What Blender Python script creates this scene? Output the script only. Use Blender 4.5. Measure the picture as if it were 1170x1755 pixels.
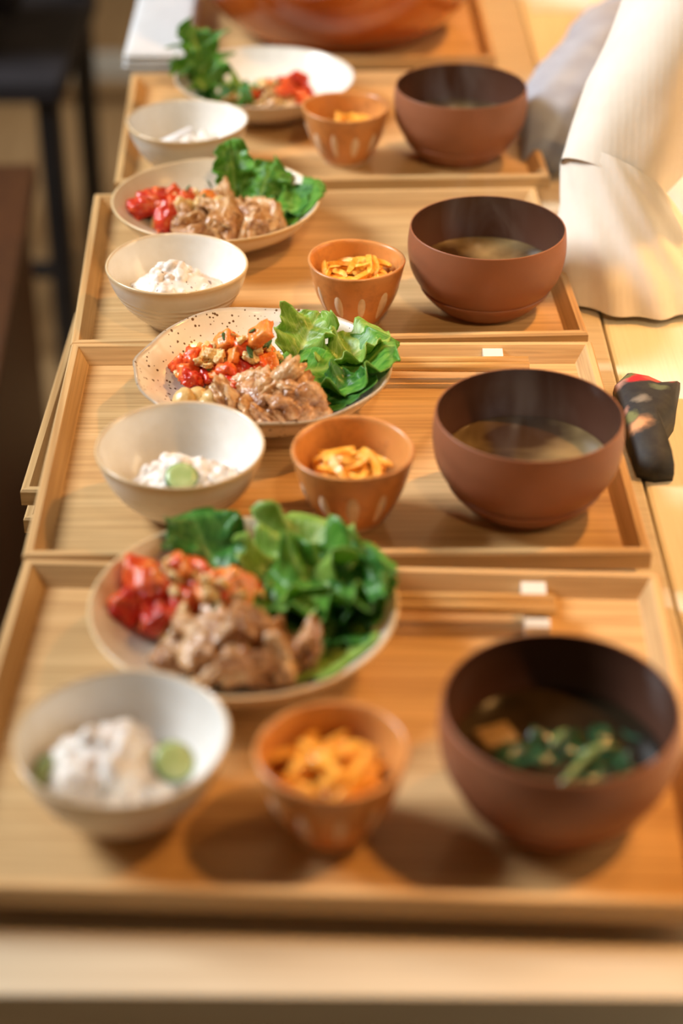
import bpy, bmesh, math, random
from mathutils import Vector, Matrix, noise, Euler
PI = math.pi
scene = bpy.context.scene
C = scene.collection
for o in list(bpy.data.objects): bpy.data.objects.remove(o)

# ------------------------------------------------------------ camera, world, lights, exposure
CAM_H, PITCH, ROLL, FPX = 0.6063, 0.5761, 0.0049, 3105.6
cam = bpy.data.cameras.new('camera'); cam_o = bpy.data.objects.new('camera', cam); C.objects.link(cam_o)
cam.sensor_fit = 'VERTICAL'; cam.sensor_height = 36.0; cam.sensor_width = 24.0
cam.lens = FPX * 36.0 / 1755.0
cam.clip_start = .02
cam_o.matrix_world = Matrix.Translation((0, 0, CAM_H)) @ Matrix.Rotation(PI/2 - PITCH, 4, 'X') @ Matrix.Rotation(ROLL, 4, 'Z')
cam.dof.use_dof = True; cam.dof.focus_distance = 1.225; cam.dof.aperture_fstop = 2.8
scene.camera = cam_o

w = bpy.data.worlds.new('world'); scene.world = w; w.use_nodes = True
bg = w.node_tree.nodes['Background']; bg.inputs['Color'].default_value = (1.0, .74, .48, 1); bg.inputs['Strength'].default_value = .065

def aim(o, target): o.rotation_euler = (Vector(target) - o.location).to_track_quat('-Z', 'Y').to_euler()
def area(name, loc, target, sx, sy, power, col):
    l = bpy.data.lights.new(name, 'AREA'); l.shape = 'RECTANGLE'; l.size = sx; l.size_y = sy; l.energy = power; l.color = col
    o = bpy.data.objects.new(name, l); C.objects.link(o); o.location = loc; aim(o, target); return o
def bulb(name, loc, power, col, radius):
    l = bpy.data.lights.new(name, 'POINT'); l.energy = power; l.color = col; l.shadow_soft_size = radius
    o = bpy.data.objects.new(name, l); C.objects.link(o); o.location = loc; return o
def spot(name, loc, target, power, col, radius, ang, blend=1.0):
    l = bpy.data.lights.new(name, 'SPOT'); l.energy = power; l.color = col; l.shadow_soft_size = radius; l.spot_size = math.radians(ang); l.spot_blend = blend
    o = bpy.data.objects.new(name, l); C.objects.link(o); o.location = loc; aim(o, target); return o
WARM = (1.0, .48, .13)
area('window_daylight', (-2.45, 1.70, 2.0), (0, 1.05, 0), 1.3, 1.1, 165, (.90, .96, 1.0))
area('side_fill', (2.3, 1.3, .95), (.1, 1.05, 0), 1.4, 1.0, 30, (1.0, .76, .48))  # unseen warm fill, added to brighten the bowls' right flanks and the table
for y, pw in ((.80, 90), (1.45, 94), (2.15, 110)):
    spot('ceiling_spot', (.84, y, 1.32), (.25, y-.36, 0), pw, WARM, .04, 38)
spot('ceiling_spot_rear', (.45, -.40, 1.90), (.02, 1.60, 0), 92, (1.0, .70, .38), .05, 30)
for x, y, z in ((.23, 3.0, 1.24), (.31, 3.0, 1.212), (.34, 3.0, 1.21), (.25, 4.2, 1.41), (.336, 4.2, 1.405), (.39, 4.2, 1.40), (-.35, 3.4, 1.45)):
    bulb('pendant_bulb', (x, y, z), 3.5, (1.0, .66, .36), .016)
scene.view_settings.view_transform = 'Standard'; scene.view_settings.look = 'None'
scene.view_settings.gamma = 1; scene.view_settings.use_curve_mapping = False
scene.view_settings.exposure = 0.0

# ------------------------------------------------------------ helpers
def at(u, v, z):
    "point of the place at height z that the photograph shows at pixel u, v"
    du, dv = u-585, v-877.5
    a = (du*math.cos(ROLL) + dv*math.sin(ROLL))/FPX; b = (du*math.sin(ROLL) - dv*math.cos(ROLL))/FPX
    c, s = math.cos(PITCH), math.sin(PITCH)
    d = Vector((a, c + b*s, -s + b*c)); t = (z-CAM_H)/d.z
    return Vector((0, 0, CAM_H)) + d*t
def lin(r, g, b):
    f = lambda c: ((c/255+.055)/1.055)**2.4 if c > 10 else c/255/12.92
    return (f(r), f(g), f(b), 1)

class NT:
    def __init__(s, name, rough=.5, **kw):
        s.m = bpy.data.materials.new(name); s.m.use_nodes = True
        s.t = s.m.node_tree; s.n = s.t.nodes; s.b = s.n['Principled BSDF']
        s.b.inputs['Roughness'].default_value = rough
        for k, v in kw.items(): s.b.inputs[k.replace('_', ' ')].default_value = v
    def node(s, typ, **kw):
        n = s.n.new(typ)
        for k, v in kw.items():
            if hasattr(n, k): setattr(n, k, v)
            else: n.inputs[k].default_value = v
        return n
    def link(s, a, b): s.t.links.new(a, b)
    def coord(s, scale=(1, 1, 1), which='Object', loc=(0, 0, 0)):
        tc = s.node('ShaderNodeTexCoord'); mp = s.node('ShaderNodeMapping')
        mp.inputs['Scale'].default_value = scale; mp.inputs['Location'].default_value = loc
        s.link(tc.outputs[which], mp.inputs['Vector']); return mp.outputs['Vector']
    def noise(s, vec, scale=5, detail=4, rough=.55, dist=0):
        n = s.node('ShaderNodeTexNoise'); n.inputs['Scale'].default_value = scale; n.inputs['Detail'].default_value = detail
        n.inputs['Roughness'].default_value = rough; n.inputs['Distortion'].default_value = dist
        s.link(vec, n.inputs['Vector']); return n.outputs['Fac']
    def ramp(s, fac, stops, interp='LINEAR'):
        r = s.node('ShaderNodeValToRGB'); r.color_ramp.interpolation = interp; e = r.color_ramp.elements
        while len(e) < len(stops): e.new(.5)
        for k, (p, c) in enumerate(stops): e[k].position = p; e[k].color = c
        s.link(fac, r.inputs['Fac']); return r.outputs['Color']
    def mix(s, fac, a, b, mode='MIX'):
        m = s.node('ShaderNodeMix'); m.data_type = 'RGBA'; m.blend_type = mode
        for sock, val in ((m.inputs[0], fac), (m.inputs[6], a), (m.inputs[7], b)):
            if hasattr(val, 'is_linked') or hasattr(val, 'links'): s.link(val, sock)
            else: sock.default_value = val
        return m.outputs[2]
    def base(s, c):
        if isinstance(c, tuple): s.b.inputs['Base Color'].default_value = c
        else: s.link(c, s.b.inputs['Base Color'])
        return s
    def bump(s, fac, strength=.2, dist=.001):
        b = s.node('ShaderNodeBump'); b.inputs['Strength'].default_value = strength; b.inputs['Distance'].default_value = dist
        s.link(fac, b.inputs['Height']); s.link(b.outputs['Normal'], s.b.inputs['Normal']); return s
    def math(s, op, a, b=0.0):
        m = s.node('ShaderNodeMath'); m.operation = op
        for k, val in enumerate((a, b)):
            if isinstance(val, (int, float)): m.inputs[k].default_value = val
            else: s.link(val, m.inputs[k])
        return m.outputs[0]

def wood(name, light, mid, dark, axis='x', rough=.5, fine=1.0, fac=.55):
    t = NT(name, rough)
    sc = {'x': (2.2, 46, 46), 'y': (46, 2.2, 46), 'z': (46, 46, 2.2)}[axis]
    sc2 = {'x': (5, 260, 260), 'y': (260, 5, 260), 'z': (260, 260, 5)}[axis]
    n1 = t.noise(t.coord(sc), 1.6*fine, 4, .6, .8); n2 = t.noise(t.coord(sc2), 1.6*fine, 3, .6, .3)
    c = t.ramp(n1, [(.3, dark), (.5, mid), (.72, light)])
    g = t.ramp(n2, [(.35, (.62, .55, .45, 1)), (.55, (1, 1, 1, 1))])
    t.base(t.mix(fac, c, g, 'MULTIPLY')); t.bump(n2, .12*fac/.55, .0006)
    return t.m

M = {}
ASH = ((.72, .47, .22, 1), (.62, .385, .165, 1), (.50, .29, .115, 1))
M['tray_x'] = wood('ash_wood_grain_across', *ASH, 'x')
M['tray_y'] = wood('ash_wood_grain_along', *ASH, 'y')
M['tray_end'] = wood('ash_wood_side', (.66, .42, .19, 1), (.54, .32, .13, 1), (.36, .19, .07, 1), 'x', .42, .45)
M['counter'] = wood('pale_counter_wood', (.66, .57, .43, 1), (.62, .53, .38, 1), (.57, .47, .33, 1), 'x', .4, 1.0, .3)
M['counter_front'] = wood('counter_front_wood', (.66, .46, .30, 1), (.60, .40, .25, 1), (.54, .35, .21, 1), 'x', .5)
M['yellow'] = wood('yellow_table_wood', (.88, .80, .62, 1), (.86, .78, .59, 1), (.84, .75, .55, 1), 'y', .45, 1.0, .15)
M['chop'] = wood('bamboo', (.74, .50, .22, 1), (.66, .42, .17, 1), (.58, .35, .13, 1), 'x', .5)
M['floor'] = wood('oak_floor', (.34, .21, .095, 1), (.28, .165, .07, 1), (.22, .12, .05, 1), 'y', .45)
M['brownwood'] = wood('brown_chair_wood', (.10, .034, .007, 1), (.075, .024, .005, 1), (.05, .015, .003, 1), 'z', .5)

def glaze(name, outer, rim, inner, rough=.22, speck=None, rings=0, foot=None, mottle=None):
    "stoneware: UV v runs 0..1 up the outside, 1..1.1 over the rim, 1.1..2 down the inside"
    t = NT(name, rough)
    uv = t.coord((1, 1, 1), 'UV'); sep = t.node('ShaderNodeSeparateXYZ'); t.link(uv, sep.inputs[0]); v = t.math('MULTIPLY', sep.outputs['Y'], .5)
    ob = t.coord((1, 1, 1)); n = t.noise(ob, 70, 4); big = t.noise(ob, 22, 3)
    vv = t.math('ADD', v, t.math('MULTIPLY', t.math('SUBTRACT', big, .5), .03))
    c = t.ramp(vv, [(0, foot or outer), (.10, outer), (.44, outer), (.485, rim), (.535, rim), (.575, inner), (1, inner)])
    c = t.mix(.35, c, t.ramp(n, [(.3, (.80, .76, .70, 1)), (.6, (1, 1, 1, 1))]), 'MULTIPLY')
    if mottle: c = t.mix(t.ramp(t.noise(ob, 38, 4, .65), [(.46, (0, 0, 0, 1)), (.66, (.75, .75, .75, 1))]), c, mottle)
    if speck:
        vo = t.node('ShaderNodeTexVoronoi'); vo.inputs['Scale'].default_value = 260; t.link(ob, vo.inputs['Vector'])
        sz = t.noise(ob, 120, 2); th = t.math('SUBTRACT', t.math('MULTIPLY', sz, .75), .19)
        mk = t.math('LESS_THAN', vo.outputs['Distance'], th)
        c = t.mix(mk, c, speck)
    t.base(c)
    if rings:
        wv = t.node('ShaderNodeTexWave'); wv.bands_direction = 'Z'; wv.inputs['Scale'].default_value = rings; wv.inputs['Distortion'].default_value = 1.5; wv.inputs['Detail'].default_value = 1
        t.link(ob, wv.inputs['Vector'])
        mk = t.math('MULTIPLY', wv.outputs['Fac'], t.math('LESS_THAN', sep.outputs['Y'], .72))
        t.bump(mk, .55, .0012)
    else: t.bump(n, .08, .0008)
    return t.m
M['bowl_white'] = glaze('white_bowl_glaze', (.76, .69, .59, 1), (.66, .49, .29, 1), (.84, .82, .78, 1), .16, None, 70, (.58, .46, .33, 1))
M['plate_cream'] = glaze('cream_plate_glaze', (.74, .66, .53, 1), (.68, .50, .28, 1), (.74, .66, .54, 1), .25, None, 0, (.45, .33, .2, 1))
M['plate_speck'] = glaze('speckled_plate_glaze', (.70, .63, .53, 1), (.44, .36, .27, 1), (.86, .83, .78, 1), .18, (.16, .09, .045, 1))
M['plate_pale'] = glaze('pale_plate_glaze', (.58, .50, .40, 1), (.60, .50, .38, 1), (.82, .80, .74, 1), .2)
M['cup'] = glaze('orange_cup_glaze', (.66, .27, .075, 1), (.64, .28, .09, 1), (.70, .30, .08, 1), .3, None, 0, (.62, .36, .18, 1), (.36, .135, .04, 1))
t = NT('unglazed_patch', .5); t.base(t.ramp(t.noise(t.coord(), 120, 3), [(.3, (.68, .46, .27, 1)), (.7, (.80, .62, .44, 1))])); M['patch'] = t.m
t = NT('brown_bowl_matte', .45, Specular_IOR_Level=.35); t.base(t.ramp(t.noise(t.coord(), 30, 4), [(.3, (.25, .094, .043, 1)), (.7, (.29, .108, .050, 1))])); M['soup_bowl'] = t.m
t = NT('brown_bowl_inside', .25); t.base((.085, .036, .022, 1)); M['soup_bowl_in'] = t.m
t = NT('amber_glaze', .12, Coat_Weight=.6, Coat_Roughness=.06)
t.base(t.ramp(t.noise(t.coord((1, 1, 1)), 9, 4), [(.3, (.26, .04, .006, 1)), (.55, (.46, .10, .014, 1)), (.75, (.58, .17, .03, 1))])); M['amber'] = t.m

def simple(name, stops, scale=60, rough=.4, bump=.2, sss=0, det=4, **kw):
    t = NT(name, rough, **kw); n = t.noise(t.coord(), scale, det); t.base(t.ramp(n, stops))
    if bump: t.bump(n, bump, .001 if scale > 10 else .12)
    if sss: t.b.inputs['Subsurface Weight'].default_value = sss; t.b.inputs['Subsurface Radius'].default_value = (.004, .002, .001)
    return t.m
M['tomato'] = simple('tomato_flesh', [(.3, (.62, .045, .012, 1)), (.5, (.74, .10, .02, 1)), (.7, (.85, .24, .06, 1))], 1.6, .2, .15, .15)
M['tomato_orange'] = simple('orange_tomato_flesh', [(.3, (.78, .17, .025, 1)), (.6, (.86, .30, .06, 1)), (.8, (.86, .45, .18, 1))], 1.6, .22, .15, .15)
M['tomato_red'] = simple('red_tomato_skin', [(.3, (.36, .012, .008, 1)), (.5, (.60, .04, .014, 1)), (.7, (.72, .17, .04, 1))], 1.6, .14, .15, .1)
M['meat'] = simple('stewed_pork', [(.32, (.13, .045, .016, 1)), (.45, (.34, .15, .055, 1)), (.57, (.52, .28, .125, 1)), (.74, (.66, .43, .25, 1))], 1.9, .22, .22, .1)
M['meat_fat'] = simple('pale_pork', [(.32, (.27, .10, .032, 1)), (.48, (.54, .29, .115, 1)), (.70, (.70, .50, .30, 1))], 1.8, .2, .22, .12)
M['bean'] = simple('soy_bean', [(.3, (.56, .36, .13, 1)), (.7, (.70, .50, .22, 1))], 1.4, .22, .1, .15)
M['crumb'] = simple('chopped_onion', [(.3, (.72, .36, .10, 1)), (.5, (.78, .52, .20, 1)), (.7, (.84, .66, .38, 1))], 1.4, .28, .3, .2)
M['herb'] = simple('chopped_herb', [(.3, (.02, .07, .012, 1)), (.7, (.06, .17, .03, 1))], 1.5, .4, .3)
M['carrot'] = simple('carrot_flesh', [(.3, (.84, .32, .025, 1)), (.55, (.92, .48, .07, 1)), (.75, (.95, .62, .18, 1))], 7, .28, .15, .2)
M['cucumber'] = simple('cucumber_flesh', [(.3, (.30, .42, .14, 1)), (.7, (.48, .56, .26, 1))], 80, .3, .2, .2)
M['cucumber_skin'] = simple('cucumber_skin', [(.3, (.02, .075, .018, 1)), (.7, (.05, .14, .04, 1))], 60, .3, .2)
t = NT('taro_salad', .42); n = t.noise(t.coord(), 55, 5); n2 = t.noise(t.coord(), 230, 2)
c = t.ramp(n, [(.3, (.62, .53, .46, 1)), (.5, (.76, .71, .65, 1)), (.7, (.84, .82, .77, 1))])
c = t.mix(t.ramp(n2, [(.66, (0, 0, 0, 1)), (.70, (1, 1, 1, 1))]), c, (.20, .13, .11, 1)); t.base(c); t.bump(n, .5, .0015)
t.b.inputs['Subsurface Weight'].default_value = .15; t.b.inputs['Subsurface Radius'].default_value = (.003, .002, .001); M['taro'] = t.m
M['wakame'] = simple('wakame_seaweed', [(.3, (.010, .040, .018, 1)), (.7, (.035, .11, .055, 1))], 40, .15, .3)
M['leek'] = simple('green_onion', [(.3, (.10, .19, .05, 1)), (.7, (.26, .34, .16, 1))], 60, .25, .1)
M['tofu'] = simple('fried_tofu', [(.3, (.24, .14, .05, 1)), (.7, (.34, .21, .09, 1))], 50, .35, .2)

def soup_mat(name, clear, cloudy, lo, hi):
    t = NT(name, .04); n = t.noise(t.coord((1, 1, 1)), 17, 3, .5, .5)
    t.base(t.ramp(n, [(lo, clear), (hi, cloudy)])); t.b.inputs['IOR'].default_value = 1.34; return t.m
M['soup'] = soup_mat('miso_soup', (.050, .024, .010, 1), (.30, .21, .095, 1), .42, .66)
M['soup_dark'] = soup_mat('dark_broth', (.020, .013, .007, 1), (.055, .036, .018, 1), .4, .7)

def leaf_mat(name, dark, mid, light):
    t = NT(name, .38)
    uv = t.coord((1, 1, 1), 'UV'); sep = t.node('ShaderNodeSeparateXYZ'); t.link(uv, sep.inputs[0])
    a = t.math('ABSOLUTE', t.math('SUBTRACT', sep.outputs['Y'], .5))
    n = t.noise(t.coord((1, 1, 1), 'UV'), 9, 5, .6, .5)
    c = t.ramp(n, [(.3, dark), (.52, mid), (.75, light)])
    # side veins branching off the midrib
    wv = t.node('ShaderNodeTexWave'); wv.inputs['Scale'].default_value = 3.2; wv.inputs['Distortion'].default_value = 1.2; wv.inputs['Detail'].default_value = 2
    cb = t.node('ShaderNodeCombineXYZ'); t.link(t.math('SUBTRACT', sep.outputs['X'], t.math('MULTIPLY', a, .8)), cb.inputs[0]); t.link(cb.outputs[0], wv.inputs['Vector'])
    vein = t.ramp(wv.outputs['Fac'], [(.86, (0, 0, 0, 1)), (.98, (1, 1, 1, 1))])
    pale = (min(light[0]*1.6, .8), min(light[1]*1.35, .85), min(light[2]*1.9, .6), 1)
    c = t.mix(t.math('MULTIPLY', vein, .16), c, pale)
    rib = t.ramp(t.math('ADD', a, t.math('MULTIPLY', sep.outputs['X'], .05)), [(.02, (.8, .8, .8, 1)), (.075, (0, 0, 0, 1))])
    c = t.mix(rib, c, pale); t.base(c)
    t.bump(t.math('SUBTRACT', n, t.math('MULTIPLY', vein, .35)), .25, .0010)
    tr = t.node('ShaderNodeBsdfTranslucent'); t.link(c, tr.inputs['Color']); mx = t.node('ShaderNodeMixShader'); mx.inputs[0].default_value = .28
    t.link(t.b.outputs[0], mx.inputs[1]); t.link(tr.outputs[0], mx.inputs[2]); t.link(mx.outputs[0], t.n['Material Output'].inputs['Surface'])
    return t.m
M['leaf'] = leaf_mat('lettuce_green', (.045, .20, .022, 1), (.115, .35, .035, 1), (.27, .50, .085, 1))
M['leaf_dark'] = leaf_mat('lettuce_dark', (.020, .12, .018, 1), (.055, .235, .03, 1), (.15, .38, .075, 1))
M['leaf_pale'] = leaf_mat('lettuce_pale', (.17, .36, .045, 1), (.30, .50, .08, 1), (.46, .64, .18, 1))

t = NT('cream_knit', .85); n = t.noise(t.coord(), 40, 3)
t.base(t.ramp(n, [(.3, (.80, .71, .60, 1)), (.7, (.86, .78, .67, 1))]))
wv = t.node('ShaderNodeTexWave'); wv.inputs['Scale'].default_value = 60; wv.inputs['Distortion'].default_value = 2; t.link(t.coord(), wv.inputs['Vector']); t.bump(wv.outputs['Fac'], .03, .002)
t.b.inputs['Sheen Weight'].default_value = .3; M['knit'] = t.m
M['skin'] = simple('skin', [(.3, (.55, .30, .19, 1)), (.7, (.62, .36, .24, 1))], 20, .5, .1)
M['hair'] = simple('brown_hair', [(.3, (.08, .025, .01, 1)), (.7, (.17, .06, .025, 1))], 30, .4, .2)
M['denim'] = simple('blue_grey_cloth', [(.3, (.26, .29, .36, 1)), (.7, (.36, .40, .48, 1))], 30, .8, .3)
M['white_cloth'] = simple('white_towel', [(.3, (.58, .59, .60, 1)), (.7, (.64, .65, .66, 1))], 90, .8, .3)
M['paper'] = simple('white_paper', [(.3, (.74, .74, .76, 1)), (.7, (.80, .80, .82, 1))], 20, .6, 0)
M['porcelain'] = simple('white_porcelain', [(.3, (.72, .70, .64, 1)), (.7, (.80, .78, .72, 1))], 30, .15, 0)
M['black'] = simple('black_fabric', [(.3, (.006, .005, .008, 1)), (.7, (.014, .011, .015, 1))], 30, .7, .2)
M['black_metal'] = simple('black_metal', [(.3, (.012, .011, .012, 1)), (.7, (.02, .018, .018, 1))], 30, .4, 0)
M['grey_metal'] = simple('grey_metal', [(.3, (.30, .27, .22, 1)), (.7, (.36, .33, .27, 1))], 30, .45, 0)
M['trouser'] = simple('dark_trousers', [(.3, (.03, .03, .04, 1)), (.7, (.05, .05, .06, 1))], 30, .8, .2)
# ------------------------------------------------------------ mesh builders
def mesh_obj(name, verts, faces, mat, parent=None, uvs=None, smooth=True, loc=None):
    me = bpy.data.meshes.new(name); me.from_pydata([tuple(v) for v in verts], [], faces)
    if uvs:
        ul = me.uv_layers.new(name='UVMap')
        for lp in me.loops: ul.data[lp.index].uv = uvs[lp.vertex_index]
    if smooth: me.polygons.foreach_set('use_smooth', [True]*len(me.polygons))
    if mat: me.materials.append(mat)
    me.update()
    o = bpy.data.objects.new(name, me); C.objects.link(o)
    if parent: o.parent = parent
    if loc is not None: o.location = loc
    return o
def from_bm(name, bm, mat, parent=None, smooth=False):
    me = bpy.data.meshes.new(name); bm.to_mesh(me); bm.free()
    if smooth: me.polygons.foreach_set('use_smooth', [True]*len(me.polygons))
    me.materials.append(mat); o = bpy.data.objects.new(name, me); C.objects.link(o)
    if parent: o.parent = parent
    return o
def box_bm(sx, sy, sz, loc=(0, 0, 0), bevel=0, seg=2, rot=None):
    bm = bmesh.new(); bmesh.ops.create_cube(bm, size=1)
    bmesh.ops.scale(bm, vec=(sx, sy, sz), verts=bm.verts)
    if bevel: bmesh.ops.bevel(bm, geom=list(bm.edges), offset=bevel, segments=seg, affect='EDGES', profile=.6)
    if rot: bmesh.ops.rotate(bm, matrix=Euler(rot).to_matrix(), verts=bm.verts)
    bmesh.ops.translate(bm, vec=loc, verts=bm.verts); return bm
def tag(o, label=None, cat=None, group=None, kind=None):
    if label: o['label'] = label
    if cat: o['category'] = cat
    if group: o['group'] = group
    if kind: o['kind'] = kind
    return o
def thing(name, label, cat, loc=(0, 0, 0), rz=0, group=None):
    o = bpy.data.objects.new(name, None); C.objects.link(o); o.location = loc; o.rotation_euler = (0, 0, rz); o.empty_display_size = .02
    return tag(o, label, cat, group)
def copy_tree(o, parent=None):
    c = o.copy(); C.objects.link(c); c.parent = parent
    for ch in list(o.children): copy_tree(ch, c)
    return c
def lathe(name, prof, mat, parent=None, seg=72, wob=None, loc=None, solid=False):
    "prof: list of (r, z, v); wob(angle) scales the radius and lifts"
    vs, fs, uv = [], [], []
    n = len(prof)
    for j in range(seg+1):
        a = 2*PI*j/seg
        for r, z, v in prof:
            k, dz = wob(a, v) if wob else (1, 0)
            vs.append((r*k*math.cos(a), r*k*math.sin(a), z+dz)); uv.append((j/seg, v))
    for j in range(seg):
        for i in range(n-1):
            a, b = j*n+i, (j+1)*n+i
            fs.append((a, b, b+1, a+1))
    o = mesh_obj(name, vs, fs, mat, parent, uv, True, loc)
    bm = bmesh.new(); bm.from_mesh(o.data)
    bmesh.ops.remove_doubles(bm, verts=bm.verts, dist=1e-6); bm.to_mesh(o.data); bm.free()
    o.data.polygons.foreach_set('use_smooth', [True]*len(o.data.polygons))
    return o
def smooth_prof(pts, n=6):
    "Catmull-Rom through (r, z, v)"
    out = []
    for i in range(len(pts)-1):
        p0 = pts[max(i-1, 0)]; p1 = pts[i]; p2 = pts[i+1]; p3 = pts[min(i+2, len(pts)-1)]
        for k in range(n):
            t = k/n; q = []
            for d in range(3):
                q.append(.5*((2*p1[d]) + (-p0[d]+p2[d])*t + (2*p0[d]-5*p1[d]+4*p2[d]-p3[d])*t*t + (-p0[d]+3*p1[d]-3*p2[d]+p3[d])*t**3))
            q[0] = max(q[0], 0); out.append(tuple(q))
    out.append(pts[-1]); return out
def tube(name, path, radii, mat, parent=None, seg=10, cap=True, sq=1.0, wobble=None):
    vs, fs = [], []
    path = [Vector(p) for p in path]; n = len(path)
    up = Vector((0, 0, 1))
    for i, p in enumerate(path):
        d = (path[min(i+1, n-1)] - path[max(i-1, 0)]).normalized()
        s = d.cross(up); s = s.normalized() if s.length > 1e-4 else Vector((1, 0, 0)); u = s.cross(d).normalized()
        for j in range(seg):
            a = 2*PI*j/seg; r = radii[i]*(wobble(i/(n-1), a) if wobble else 1)
            vs.append(p + s*math.cos(a)*r + u*math.sin(a)*r*sq)
    for i in range(n-1):
        for j in range(seg):
            k = (j+1) % seg; fs.append((i*seg+j, i*seg+k, (i+1)*seg+k, (i+1)*seg+j))
    if cap: fs += [tuple(range(seg))[::-1], tuple(range((n-1)*seg, n*seg))]
    return mesh_obj(name, vs, fs, mat, parent)
def blob_mesh(name, mat, seed, sub=3, amp=.25, freq=2.0, stretch=(1, 1, 1), cube=0.0):
    "unit lump"
    bm = bmesh.new(); bmesh.ops.create_icosphere(bm, subdivisions=sub, radius=1)
    off = Vector((seed*7.3, seed*3.1, seed*1.7))
    for v in bm.verts:
        d = v.co.normalized()
        if cube:
            m = max(abs(d.x), abs(d.y), abs(d.z)); d = d*(1-cube) + d/m*cube
        k = 1 + amp*noise.noise(v.co*freq + off) + amp*.4*noise.noise(v.co*freq*2.7 + off)
        v.co = Vector((d.x*k*stretch[0], d.y*k*stretch[1], d.z*k*stretch[2]))
    me = bpy.data.meshes.new(name); bm.to_mesh(me); bm.free(); me.materials.append(mat)
    me.polygons.foreach_set('use_smooth', [True]*len(me.polygons)); return me
def put(name, me, label, cat, group, loc, rot=(0, 0, 0), sc=1.0):
    o = bpy.data.objects.new(name, me); C.objects.link(o); o.location = loc; o.rotation_euler = rot
    o.scale = (sc, sc, sc) if isinstance(sc, (int, float)) else sc
    return tag(o, label, cat, group)

# ------------------------------------------------------------ the setting
fl = mesh_obj('floor', [(-4, -1.5, -.72), (4, -1.5, -.72), (4, 7, -.72), (-4, 7, -.72)], [(0, 1, 2, 3)], M['floor'], smooth=False); tag(fl, kind='structure')
bl = mesh_obj('wall_back', [(-4, 7, -.72), (4, 7, -.72), (4, 7, 2.2), (-4, 7, 2.2)], [(0, 1, 2, 3)], simple('tan_plaster', [(.3, (.42, .30, .17, 1)), (.7, (.46, .33, .19, 1))], 8, .8, .1), smooth=False); tag(bl, kind='structure')

# ------------------------------------------------------------ counter and table
ct = thing('counter', 'pale wooden counter under the row of trays', 'counter', (0, 0, -.72))
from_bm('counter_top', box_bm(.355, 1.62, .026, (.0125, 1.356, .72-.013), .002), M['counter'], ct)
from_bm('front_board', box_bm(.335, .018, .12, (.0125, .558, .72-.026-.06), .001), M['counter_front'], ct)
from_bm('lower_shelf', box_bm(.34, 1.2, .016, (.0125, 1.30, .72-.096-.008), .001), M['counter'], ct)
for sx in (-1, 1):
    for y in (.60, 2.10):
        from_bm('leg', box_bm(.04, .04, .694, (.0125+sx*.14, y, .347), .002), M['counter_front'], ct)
tb = thing('table', 'yellow wooden table beside the counter with the floral pouch on it', 'table', (0, 0, -.72))
from_bm('table_top', box_bm(.30, 2.3, .028, (.192+.15, 1.20, .72-.016), .003), M['yellow'], tb)
for sx in (-1, 1):
    for y in (.16, 2.2):
        from_bm('leg', box_bm(.05, .05, .688, (.342+sx*.12, y, .344), .002), M['yellow'], tb)

# ------------------------------------------------------------ serving trays
TW, TD = .36, .26
def make_tray():
    t = thing('serving_tray', '', 'tray')
    sec = [(0, .0105), (0, .0205), (.0012, .022), (.0052, .022), (.0125, .0112), (.0125, .0085), (.009, .0085)]
    ends = {'f': ((-1, -1), (1, -1)), 'r': ((1, -1), (1, 1)), 'b': ((1, 1), (-1, 1)), 'l': ((-1, 1), (-1, -1))}
    for k, (A, B) in ends.items():
        vs = []
        for (sx, sy) in (A, B):
            for d, z in sec: vs.append((sx*(TW/2-d), sy*(TD/2-d), z))
        n = len(sec); fs = [tuple(range(n))[::-1], tuple(range(n, 2*n))]
        for i in range(n): j = (i+1) % n; fs.append((i, j, n+j, n+i))
        o = mesh_obj('side', vs, fs, M['tray_x'] if k in 'fb' else M['tray_y'], t, smooth=False)
    from_bm('bottom_board', box_bm(TW-.025, TD-.025, .003, (0, 0, .0095)), M['tray_x'], t)
    from_bm('foot', box_bm(TW-.056, TD-.056, .008, (0, 0, .004)), M['tray_x'], t)
    return t
tray0 = make_tray()
TR = [((-.0041, .7145), -1.605, 'pale wooden tray nearest the camera holding the most blurred meal'),
      ((-.0044, .9854), 1.096, 'pale wooden tray second from the camera under the speckled plate'),
      ((-.0147, 1.2507), 3.055, 'pale wooden tray third from the camera, in sharp focus at its front'),
      ((-.0139, 1.5342), 2.585, 'pale wooden tray fourth from the camera under the bare pale plate')]
for k, (p, yaw, lab) in enumerate(TR):
    t = tray0 if k == 0 else copy_tree(tray0)
    t.location = (p[0], p[1], 0); t.rotation_euler = (0, 0, math.radians(yaw)); tag(t, lab, 'tray', 'serving trays with meals')
t = copy_tree(tray0); t.location = (-.035, 1.835, 0); t.rotation_euler = (0, 0, math.radians(1.0)); tag(t, 'pale wooden tray at the far end under the big amber bowl', 'tray', 'serving trays with meals')
for k, lab in enumerate(('bottom empty tray of the stack on the shelf below the counter', 'middle empty tray of the stack on the shelf below the counter', 'topmost empty tray of the stack on the shelf below the counter')):
    t = copy_tree(tray0); t.location = (-.029, 1.131, -.096+.022*k); t.rotation_euler = (0, 0, math.radians(-.8)); tag(t, lab, 'tray', 'empty trays stacked under the counter')
FZ = .0110   # inside floor of a tray

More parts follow.
